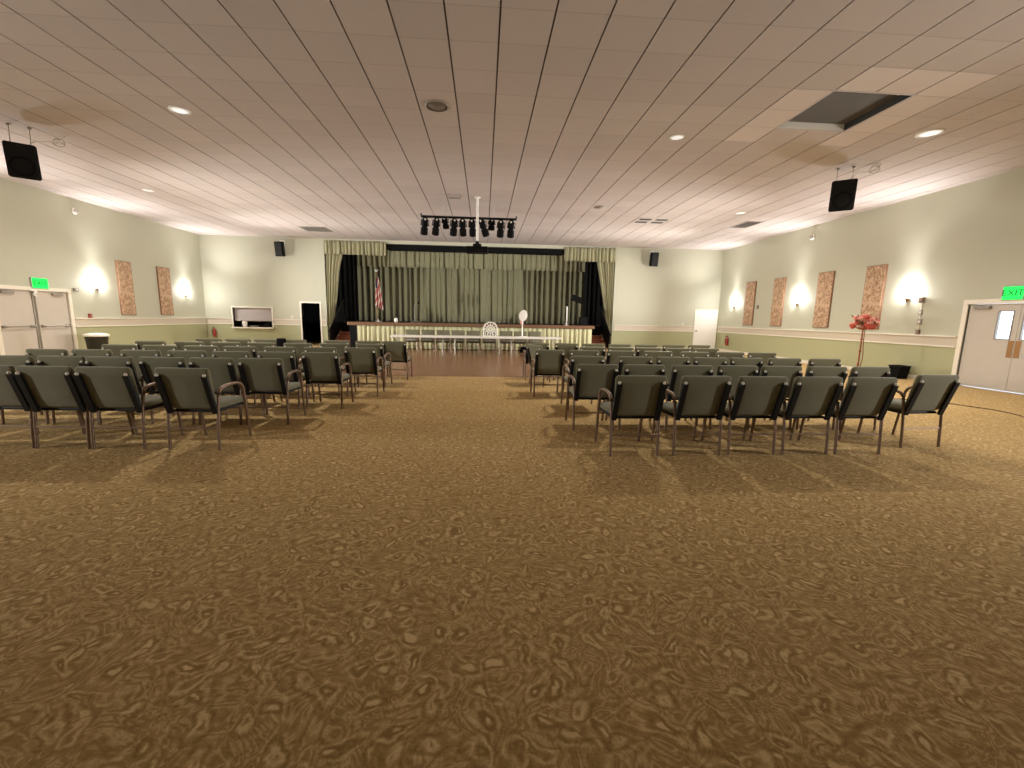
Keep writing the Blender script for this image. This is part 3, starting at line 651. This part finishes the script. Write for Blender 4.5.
def wall_box(name, x, y, z, rz, d, w, h, mat, label, cat, knob=True):
    t = thing(name, label, cat, (x, y, z), rz)
    b = MB(); b.b2(0, d, -w/2, w/2, -h/2, h/2, 0, min(d, w, h)*.15); b.build('body', M[mat], t)
    if knob: b = MB(); b.b2(d, d+.012, -w*.2, w*.2, -h*.22, h*.22, 0, .002); b.build('front_plate', M['grille' if mat != 'grille' else 'white'], t)
wall_box('fire_pull_station', XL, 14.48, 1.235, 0, .05, .11, .13, 'red', 'small dark red fire pull above the chair rail by the left lamp', 'alarm')
wall_box('wall_thermostat', XR, 17.24, 2.03, PI, .04, .1, .15, 'bronze', 'small dark thermostat between the two furthest panels, right wall', 'thermostat')
wall_box('alarm_horn', XR, 10.52, 2.06, PI, .06, .12, .14, 'bronze', 'small alarm horn high beside the lamp near the right doors', 'alarm')
wall_box('switch_plate', XR, 10.51, 1.74, PI, .025, .09, .14, 'grille', 'upper grey switch plate below the alarm horn', 'switch')
wall_box('switch_plate', XR, 10.50, 1.50, PI, .025, .12, .14, 'grille', 'lower grey switch plate above the small pull station', 'switch')
wall_box('fire_pull_station', XR, 10.49, 1.24, PI, .05, .09, .12, 'bronze', 'small dark fire pull on the chair rail near the right doors', 'alarm')
b = MB(); b.b2(XR-.018, XR, 10.50, 10.52, 1.31, 1.98, 0, .003); tag(b.build('conduit_strip', M['trim']), 'thin white conduit joining the switches near the right doors', 'conduit')
wall_box('light_switch', -8.68, YB, 1.26, -PI/2, .015, .09, .13, 'white', 'white light switch between the serving hatch and the dark doorway', 'switch')
wall_box('light_switch', 9.6, YB, 1.26, -PI/2, .015, .09, .13, 'white', 'white light switch beside the white back door', 'switch')
wall_box('wall_mount_bracket', XL, 14.1, 2.02, 0, .06, .14, .1, 'grille', 'small grey fitting on the wall between double doors and left lamp', 'fitting')
t = thing('door_sensor', 'small white sensor hanging under the left exit sign', 'sensor', (XL, 12.84, 1.86))
b = MB(); b.tube(smooth_path([(.05, -.07, .06), (.06, .06, .04), (.06, -.03, -.03), (.05, .05, -.09)], 5), .022, 8); b.build('body', M['white'], t)
def disc(name, loc, r, th, mat, label, cat, M4=None, ring=True, group=None, lamp=0):
    t = thing(name, label, cat, loc, 0, group)
    Mx = M4 or Matrix()
    b = MB(); b.lathe([(.001, 0), (r, 0), (r, -th*.5), (r*.85, -th), (.001, -th)], n=24, M=Mx); b.build('body', M[mat], t)
    if ring: b = MB(); b.lathe([(r*.45, -th), (r*.45, -th*1.25), (r*.62, -th*1.25), (r*.62, -th)], n=24, M=Mx); b.build('inner_ring', M['grille'], t)
disc('smoke_detector', (XL, 14.43, 4.38), .09, .05, 'white', 'round white detector high on the left wall', 'detector', Matrix.Rotation(-PI/2, 4, 'Y'))
disc('smoke_detector', (XR, 14.63, 4.36), .1, .06, 'white', 'round white detector high on the right wall', 'detector', Matrix.Rotation(PI/2, 4, 'Y'))
# ceiling fittings
DL = 950
def disc_fill(loc, r, label, power):
    t = thing('ceiling_disc', label, 'ceiling light', loc, 0, 'round ceiling discs')
    b = MB(); b.lathe([(r*.8, 0), (r, 0), (r, -.01), (r*.8, -.018)], n=28); b.build('trim_ring', M['white'], t)
    b = MB(); b.lathe([(.001, -.016), (r*.5, -.014), (r*.8, -.008), (r*.8, 0), (.001, 0)], n=28); b.build('diffuser', M['disc'], t)
    l = bpy.data.lights.new('disc_fill_lamp', 'SPOT'); l.energy = power; l.spot_size = math.radians(150); l.spot_blend = 1.0; l.shadow_soft_size = .15; l.color = (1.0, .93, .82)  # spot added as fill light; the disc itself is unlit
    o = bpy.data.objects.new('disc_fill_lamp', l); C.objects.link(o); o.parent = t; o.location = (0, 0, -.03)
t = thing('ceiling_speaker', 'round grey ceiling speaker grille above the centre aisle', 'speaker', (-.77, 7.48, H))
b = MB(); b.lathe([(.165, 0), (.195, 0), (.195, -.012), (.165, -.016)], n=28); b.build('rim', M['grille'], t)
b = MB(); b.lathe([(.001, -.01), (.165, -.01), (.165, -.004), (.001, -.004)], n=28); b.build('grille', plain('speaker_mesh', srgb(112, 100, 88), .7, var=.3, scale=120), t)
disc_fill((-5.09, 8.08, H), .16, 'flat white ceiling disc with added light over the left block', DL)
disc_fill((7.78, 7.55, H), .2, 'flat white ceiling disc with added light beyond the large return-air opening', DL)
disc_fill((3.51, 8.2, H), .13, 'small white ceiling disc with added light between aisle and return-air opening', DL)
disc_fill((7.9, 13.35, H), .16, 'small white ceiling disc with added light beside the vent near the right wall', DL)
disc_fill((-9.35, 13.2, H), .15, 'small white ceiling disc with added light near the left wall', DL)
t = thing('ceiling_speaker', 'round grey ceiling grille right of the stage light bar', 'speaker', (3.46, 13.25, H))
b = MB(); b.lathe([(.001, 0), (.17, 0), (.17, -.015), (.001, -.02)], n=24); b.build('grille', M['grille'], t)
t = thing('ceiling_hatch', 'small grey ceiling plate just before the stage light bar', 'ceiling fitting', (-.85, 12.6, H))
b = MB(); b.b2(-.17, .17, -.15, .15, -.012, 0, 0, .003); b.build('plate', M['roller'], t); b = MB(); b.b2(-.15, .15, .17, .3, -.012, 0, 0, .003); b.build('slot', M['grille'], t)
t = thing('ceiling_vent', 'ceiling air diffuser with four dark slots near the right valance', 'vent', (5.65, 14.78, H))
b = MB(); b.b2(-.58, .58, -.42, .42, -.008, 0, 0, .002); b.build('plate', M['tile'], t)
for sx in (-.28, .28):
    for sy in (-.2, .2):
        b = MB(); b.b2(sx-.2, sx+.2, sy-.1, sy+.1, -.014, -.008, 0, .002); b.build('slot', M['darkhole'], t)
def vent(x, y, w, d, label):
    t = thing('ceiling_vent', label, 'vent', (x, y, H))
    b = MB(); b.b2(-w/2, w/2, -d/2, -d/2+.05, -.012, 0); b.b2(-w/2, w/2, d/2-.05, d/2, -.012, 0); b.b2(-w/2, -w/2+.05, -d/2+.05, d/2-.05, -.012, 0); b.b2(w/2-.05, w/2, -d/2+.05, d/2-.05, -.012, 0); b.build('frame', M['grille'], t)
    b = MB()
    for k in range(12):
        y_ = -d/2+.06+(d-.12)*(k+.5)/12; b.box((0, y_, -.004), (w-.1, .03, .006), 0, 0, Matrix.Rotation(.6, 4, 'X'))
    b.build('louvres', M['grille'], t)
    b = MB(); b.b2(-w/2+.05, w/2-.05, -d/2+.05, d/2-.05, -.002, -.0005); b.build('duct', M['darkhole'], t)
vent(9.06, 14.85, .60, 1.0, 'grey slatted ceiling vent near the right wall'); vent(-6.65, 18.1, 1.05, 1.0, 'grey slatted ceiling vent above the dark doorway')
t = thing('return_air_grille', 'large square return-air opening with grey grille recessed in the ceiling', 'vent', ((VX0+VX1)/2, (VY0+VY1)/2, H))
w = VX1-VX0; d = VY1-VY0; hh = .10
b = MB(); b.b2(-w/2, -w/2+.015, -d/2, d/2, 0, hh); b.b2(w/2-.015, w/2, -d/2, d/2, 0, hh); b.b2(-w/2+.015, w/2-.015, -d/2, -d/2+.015, 0, hh); b.build('shaft', M['darkhole'], t)
b = MB(); b.b2(-w/2+.015, w/2-.015, d/2-.015, d/2, 0, hh, 0); b.build('lining_board', M['white'], t)
b = MB(); b.b2(-w/2+.015, w/2-.015, -d/2+.015, d/2-.015, hh, hh+.02)
for k in range(40):
    y_ = -d/2+.03+(d-.06)*(k+.5)/40; b.box((0, y_, hh-.008), (w-.06, .018, .004), 0, 0, Matrix.Rotation(.5, 4, 'X'))
b.build('grille_plate', M['grille'], t)
b = MB(); b.b2(-w/2-.03, w/2+.03, -d/2-.03, -d/2, -.008, 0); b.b2(-w/2-.03, w/2+.03, d/2, d/2+.03, -.008, 0); b.b2(-w/2-.03, -w/2, -d/2, d/2, -.008, 0); b.b2(w/2, w/2+.03, -d/2, d/2, -.008, 0); b.build('frame', M['roller'], t)

# hanging loudspeakers
def hung_speaker(x, y, ztop, w, h, d, yaw, tilt, label, cables=True):
    t = thing('hanging_speaker', label, 'speaker', (x, y, ztop), yaw)
    R = Matrix.Translation((0, 0, -h/2)) @ Matrix.Rotation(tilt, 4, 'X')
    b = MB(); poly = [(-w/2, -d/2), (w/2, -d/2), (w*.36, d/2), (-w*.36, d/2)]
    bm = bmesh.new(); vv = [bm.verts.new((px, py, pz)) for pz in (-h/2, h/2) for px, py in poly]
    for f in ((0, 1, 2, 3), (4, 5, 6, 7), (0, 1, 5, 4), (1, 2, 6, 5), (2, 3, 7, 6), (3, 0, 4, 7)): bm.faces.new([vv[i] for i in f])
    bmesh.ops.recalc_face_normals(bm, faces=bm.faces); bmesh.ops.bevel(bm, geom=bm.edges[:], offset=.018, segments=2, affect='EDGES'); b.bm(bm, 0, R); b.build('cabinet', M['black'], t)
    b = MB(); b.box((0, -d/2-.008, 0), (w*.9, .016, h*.92), 0, .006); b.v = [tuple(R @ Vector(v)) for v in b.v]; g = b.build('front_grille', M['blackmet'], t)
    b = MB(); b.lathe([(w*.30, 0), (w*.32, .012), (w*.38, .012), (w*.4, 0)], (0, -d/2-.016, -h*.15), 22, M=Matrix.Rotation(PI/2, 4, 'X')); b.v = [tuple(R @ Vector(v)) for v in b.v]; b.build('driver_ring', M['black'], g)
    top = H-ztop
    for s in (-1, 1):
        b = MB(); p = R @ Vector((s*w*.3, 0, h/2)); b.tube([p, (s*w*.3, 0, top)], .006, 6); b.lathe([(.001, 0), (.03, 0), (.03, -.03), (.001, -.04)], (s*w*.3, 0, top), 10); b.build('suspension_cable', M['steel'], t)
    if cables:
        b = MB(); b.tube(smooth_path([(w*.1, d*.3, -.02), (w*.4, d*.2, .1), (w*.9, .1, .16)]+[(w*.9+.1+.08*math.cos(a), .1, .17+.07*math.sin(a)) for a in [PI*k/4 for k in range(0, 14)]]+[(w*.9+.2, .1, top)], 3), .009, 6); b.build('signal_cable', M['cap'], t)
hung_speaker(-8.56, 9.05, 4.43, .43, .60, .32, .62, .22, 'large black loudspeaker hung from the ceiling near the left wall')
hung_speaker(7.77, 9.3, 4.48, .45, .62, .32, -.62, .22, 'large black loudspeaker hung from the ceiling near the right wall')
def wall_speaker(x, label, yaw):
    t = thing('wall_speaker', label, 'speaker', (x, YB, 3.87), 0)
    b = MB(); b.box((0, -.32, .32), (.33, .24, .62), 0, .02, Matrix.Rotation(yaw, 4, 'Z') @ Matrix.Rotation(.12, 4, 'X')); b.build('cabinet', M['black'], t)
    b = MB(); b.box((0, -.465, .305), (.29, .012, .56), 0, .005, Matrix.Rotation(yaw, 4, 'Z') @ Matrix.Rotation(.12, 4, 'X')); b.build('front_grille', M['blackmet'], t)
    b = MB(); b.b2(-.1, .1, -.02, 0, .58, .74, 0, .004); b.tube([(0, -.01, .68), (0, -.3, .68), (0, -.31, .6)], .018, 8); b.build('wall_bracket', M['white'], t)
wall_speaker(-8.9, 'black speaker high on the back wall above the serving hatch', -.1); wall_speaker(7.85, 'black speaker high on the back wall near the white door', .1)

# stage light bar with ten lamps
t = thing('light_bar', 'black pipe under the ceiling carrying the stage spotlights', 'light bar', (-.46, 13.5, 4.36))
b = MB(); b.tube([(-1.43, 0, .08), (-1.43, 0, 0), (1.43, 0, 0), (1.43, 0, .08)], .036, 8); b.build('pipe', M['blackmet'], t)
for x in (-.75, .75):
    b = MB(); b.tube([(x, 0, .02), (x, 0, H-4.36)], .012, 8); b.build('hanger', M['roller'], t)
def spotlight():
    r = empty('stage_spotlight'); r['category'] = 'spotlight'; r['group'] = 'spotlights on the bar'
    b = MB(); b.b2(-.035, .035, -.045, .045, -.11, -.043, 0, .008); b.build('clamp', M['blackmet'], r)
    b = MB(); b.tube([(-.112, 0, -.27), (-.112, 0, -.11), (.112, 0, -.11), (.112, 0, -.27)], .016, 6); b.build('yoke', M['blackmet'], r)
    R = Matrix.Translation((0, 0, -.28)) @ Matrix.Rotation(-2.55, 4, 'X') @ Matrix.Scale(1.22, 4)       # local +z = where the lamp points: down and to the stage
    b = MB(); b.lathe([(.001, -.2), (.05, -.2), (.075, -.16), (.08, -.02), (.065, 0), (.065, .03), (.085, .05), (.09, .2), (.082, .2), (.075, .06)], n=14, M=R, c=(0, 0, 0)); h = b.build('housing', M['black'], r)
    b = MB(); b.lathe([(.001, .075), (.05, .07), (.076, .06)], n=14, M=R); b.build('lens', M['lens'], h)
    b = MB(); b.ell((0, -.17, -.12), (.032, .03, .032), 0, 8); b.build('glint_bead', M['cap'], r)  # pale bead stands in for small white glints on the lamps
    return r
sp = spotlight()
for i, (x, rz) in enumerate(zip([-1.75, -1.42, -1.17, -.90, -.65, -.36, -.05, .22, .52, .84], [.1, .15, -.2, .15, .0, -.1, -.45, .1, -.1, -.15])):
    lab = 'black stage spotlight, %s on the ceiling light bar' % ['first from the left', 'second from the left', 'third from the left', 'fourth from the left', 'fifth from the left', 'sixth from the left', 'just right of the white pole', 'third from the right', 'second from the right', 'first from the right'][i]
    ry = [.14, .1, 0, .06, 0, 0, -.12, 0, .1, .12][i]
    if i == 0: sp.location = (x, 13.5, 4.36); sp.rotation_euler = (0, ry, rz); sp['label'] = lab
    else:
        o = dup(sp, (x, 13.5, 4.36), rz, lab)
        o.rotation_euler = (0, ry, rz)
        if i in (2, 7): o.scale = (.95, .7, .62); o.location.z -= .005
# projector on its pole
t = thing('projector', 'black projector hanging from a white ceiling pole before the stage', 'projector', (-.2, 12.66, 3.22))
b = MB(); b.tube([(0, 0, .30), (0, 0, H-3.22)], .036, 12); b.lathe([(.001, 0), (.09, 0), (.09, -.02), (.001, -.025)], (0, 0, H-3.22), 16); b.build('pole', M['white'], t)
b = MB(); b.b2(-.31, .31, -.2, .2, 0, .17, 0, .03); b.build('body', M['black'], t)
b = MB(); b.b2(-.12, .12, -.1, .1, .17, .25, 0, .01); b.lathe([(.001, .33), (.05, .33), (.06, .25), (.001, .25)], n=12); b.build('mount', M['blackmet'], t)
b = MB(); b.lathe([(.001, 0), (.05, 0), (.06, .05), (.05, .05), (.045, .02), (.001, .01)], (.12, .2, .085), 14, M=Matrix.Rotation(-PI/2, 4, 'X')); b.build('lens', M['grille'], t)

# ---------------------------------------------------------------- floor objects
t = thing('waste_bin', 'large dark round waste bin with white liner by the left double doors', 'bin', (-11.72, 13.78, 0))
b = MB(); b.lathe([(.001, 0), (.205, 0), (.22, .02), (.265, .62), (.28, .64), (.28, .665), (.26, .665), (.21, .1), (.001, .06)], n=28); b.build('body', M['bin'], t)
b = MB(); b.lathe([(.286, .63), (.30, .655), (.297, .68), (.24, .71), (.12, .732), (.001, .737)], n=28); b.build('white_lid', M['white'], t)
for s in (-1, 1):
    b = MB(); b.box((s*.285, 0, .56), (.05, .12, .05), 0, .012); b.build('handle', M['bin'], t)
t = thing('small_bin', 'small black square bin on the floor under the right wall lamp', 'bin', (11.06, 10.56, 0))
b = MB(); o0 = rrect(.26, .26, .26, .03); o1 = rrect(.31, .31, .36, .04); n = len(o0)
rings = [[(x, y-.13, 0) for x, y in o0], [(x, y-.18, .34) for x, y in o1], [(x*.93, (y-.18)*.93, .34) for x, y in o1], [(x*.9, (y-.13)*.9, .02) for x, y in o0]]
b.add([p for r in rings for p in r], [[i*n+k, i*n+(k+1) % n, (i+1)*n+(k+1) % n, (i+1)*n+k] for i in range(3) for k in range(n)]+[list(range(n)), list(range(3*n, 4*n))]); b.build('body', M['black'], t)
b = MB(); b.tube([(x*1.03, (y-.18)*1.03, .335) for x, y in o1]+[(o1[0][0]*1.03, (o1[0][1]-.18)*1.03, .335)], .012, 6, cap=False); b.build('rim', M['blackmet'], t)
t = thing('flower_stand', 'tall copper stand with red flower arrangement before the right wall', 'flower stand', (10.05, 10.75, 0))
b = MB(); b.lathe([(.001, 0), (.2, 0), (.2, .015), (.04, .035), (.001, .035)], n=20); b.build('base', M['copper'], t)
b = MB(); b.tube([(0, 0, .02), (0, 0, 1.3)], .02, 10)
for z in (.35, .7, 1.02): b.ell((0, 0, z), (.032, .032, .04), 0, 10)
b.build('stem', M['copper'], t)
b = MB(); b.tube(smooth_path([(.02, 0, .05), (.1, 0, .5), (.085, .02, .9), (.06, 0, 1.28)], 6), .011, 8); b.build('side_rod', M['copper'], t)
b = MB(); b.lathe([(.001, 1.26), (.05, 1.26), (.13, 1.29), (.16, 1.33), (.13, 1.33), (.001, 1.30)], n=18); b.build('bowl', M['copper'], t)
rf = random.Random(5)
def blossom(c, r, mat):
    b = MB()
    for k in range(9):
        a = 2.4*k; rr_ = r*(.25+.75*k/9); tl = .2+.9*k/9
        Mx = Matrix.Rotation(a, 4, 'Z') @ Matrix.Rotation(tl, 4, 'Y') @ Matrix.Diagonal((.12*r*2, rr_*.8, r*.9, 1))
        off = Matrix.Rotation(a, 4, 'Z') @ Vector((rr_*.5, 0, r*.25*(1-tl)))
        b.ell(Vector(c)+off, (1, 1, 1), 0, 8, Mx)
    b.build('blossom', M[mat], t)
for k in range(44):
    a = rf.uniform(0, 2*PI); q = rf.random()**.5; x = .34*q*math.cos(a); y = .2*q*math.sin(a); z = 1.32+.34*rf.random()*(1-.25*q)
    blossom((x, y, z), rf.uniform(.05, .09), 'petal' if rf.random() < .62 else 'petalpale')
b = MB()
for k in range(9):
    a = rf.uniform(0, 2*PI); b.tube(smooth_path([(.03*math.cos(a), .03*math.sin(a), 1.38), (.25*math.cos(a), .16*math.sin(a), 1.42+.2*rf.random()), (.40*math.cos(a), .24*math.sin(a), 1.38+.3*rf.random())], 3), [.004, .012, .02, .026, .02, .012, .003], 5)
lf = b.build('leaves', M['leaf'], t); lf['kind'] = 'stuff'
b = MB(); b.tube([(p[0], p[1], .008) for p in smooth_path([(6.1, 8.1, 0), (7.2, 7.75, 0), (8.1, 7.45, 0), (8.5, 7.15, 0), (8.62, 6.85, 0), (8.72, 6.5, 0), (8.6, 6.1, 0), (8.3, 5.7, 0), (8.4, 5.2, 0)], 8)], .009, 6)
tag(b.build('floor_cable', M['cable']), 'thin brown cable snaking over the carpet by the right doors', 'cable')

# ---------------------------------------------------------------- sky outside the door lights, camera
w = bpy.data.worlds.new('outside'); bpy.context.scene.world = w; w.use_nodes = True
bg = w.node_tree.nodes['Background']; bg.inputs[0].default_value = (.72, .85, 1, 1); bg.inputs[1].default_value = 4.0
f, pt, yw, rl = 425.5, .1550, .0685, .0181
F = Vector((math.sin(yw)*math.cos(pt), math.cos(yw)*math.cos(pt), -math.sin(pt))); R0 = Vector((math.cos(yw), -math.sin(yw), 0)); U0 = R0.cross(F)
Rr = math.cos(rl)*R0+math.sin(rl)*U0; Uu = -math.sin(rl)*R0+math.cos(rl)*U0
cam = bpy.data.cameras.new('camera'); co = bpy.data.objects.new('camera', cam); C.objects.link(co)
cam.sensor_width = 36; cam.lens = f/1024*36; cam.clip_start = .05; cam.clip_end = 200
co.matrix_world = axes((0, 0, 1.42), Rr, Uu, -F)
sc = bpy.context.scene; sc.camera = co
sc.view_settings.view_transform = 'Standard'; sc.view_settings.look = 'None'; sc.view_settings.gamma = 1; sc.view_settings.exposure = 0.0
sc.view_settings.use_curve_mapping = False
sc.cycles.max_bounces = 10; sc.cycles.diffuse_bounces = 6; sc.cycles.sample_clamp_indirect = 6
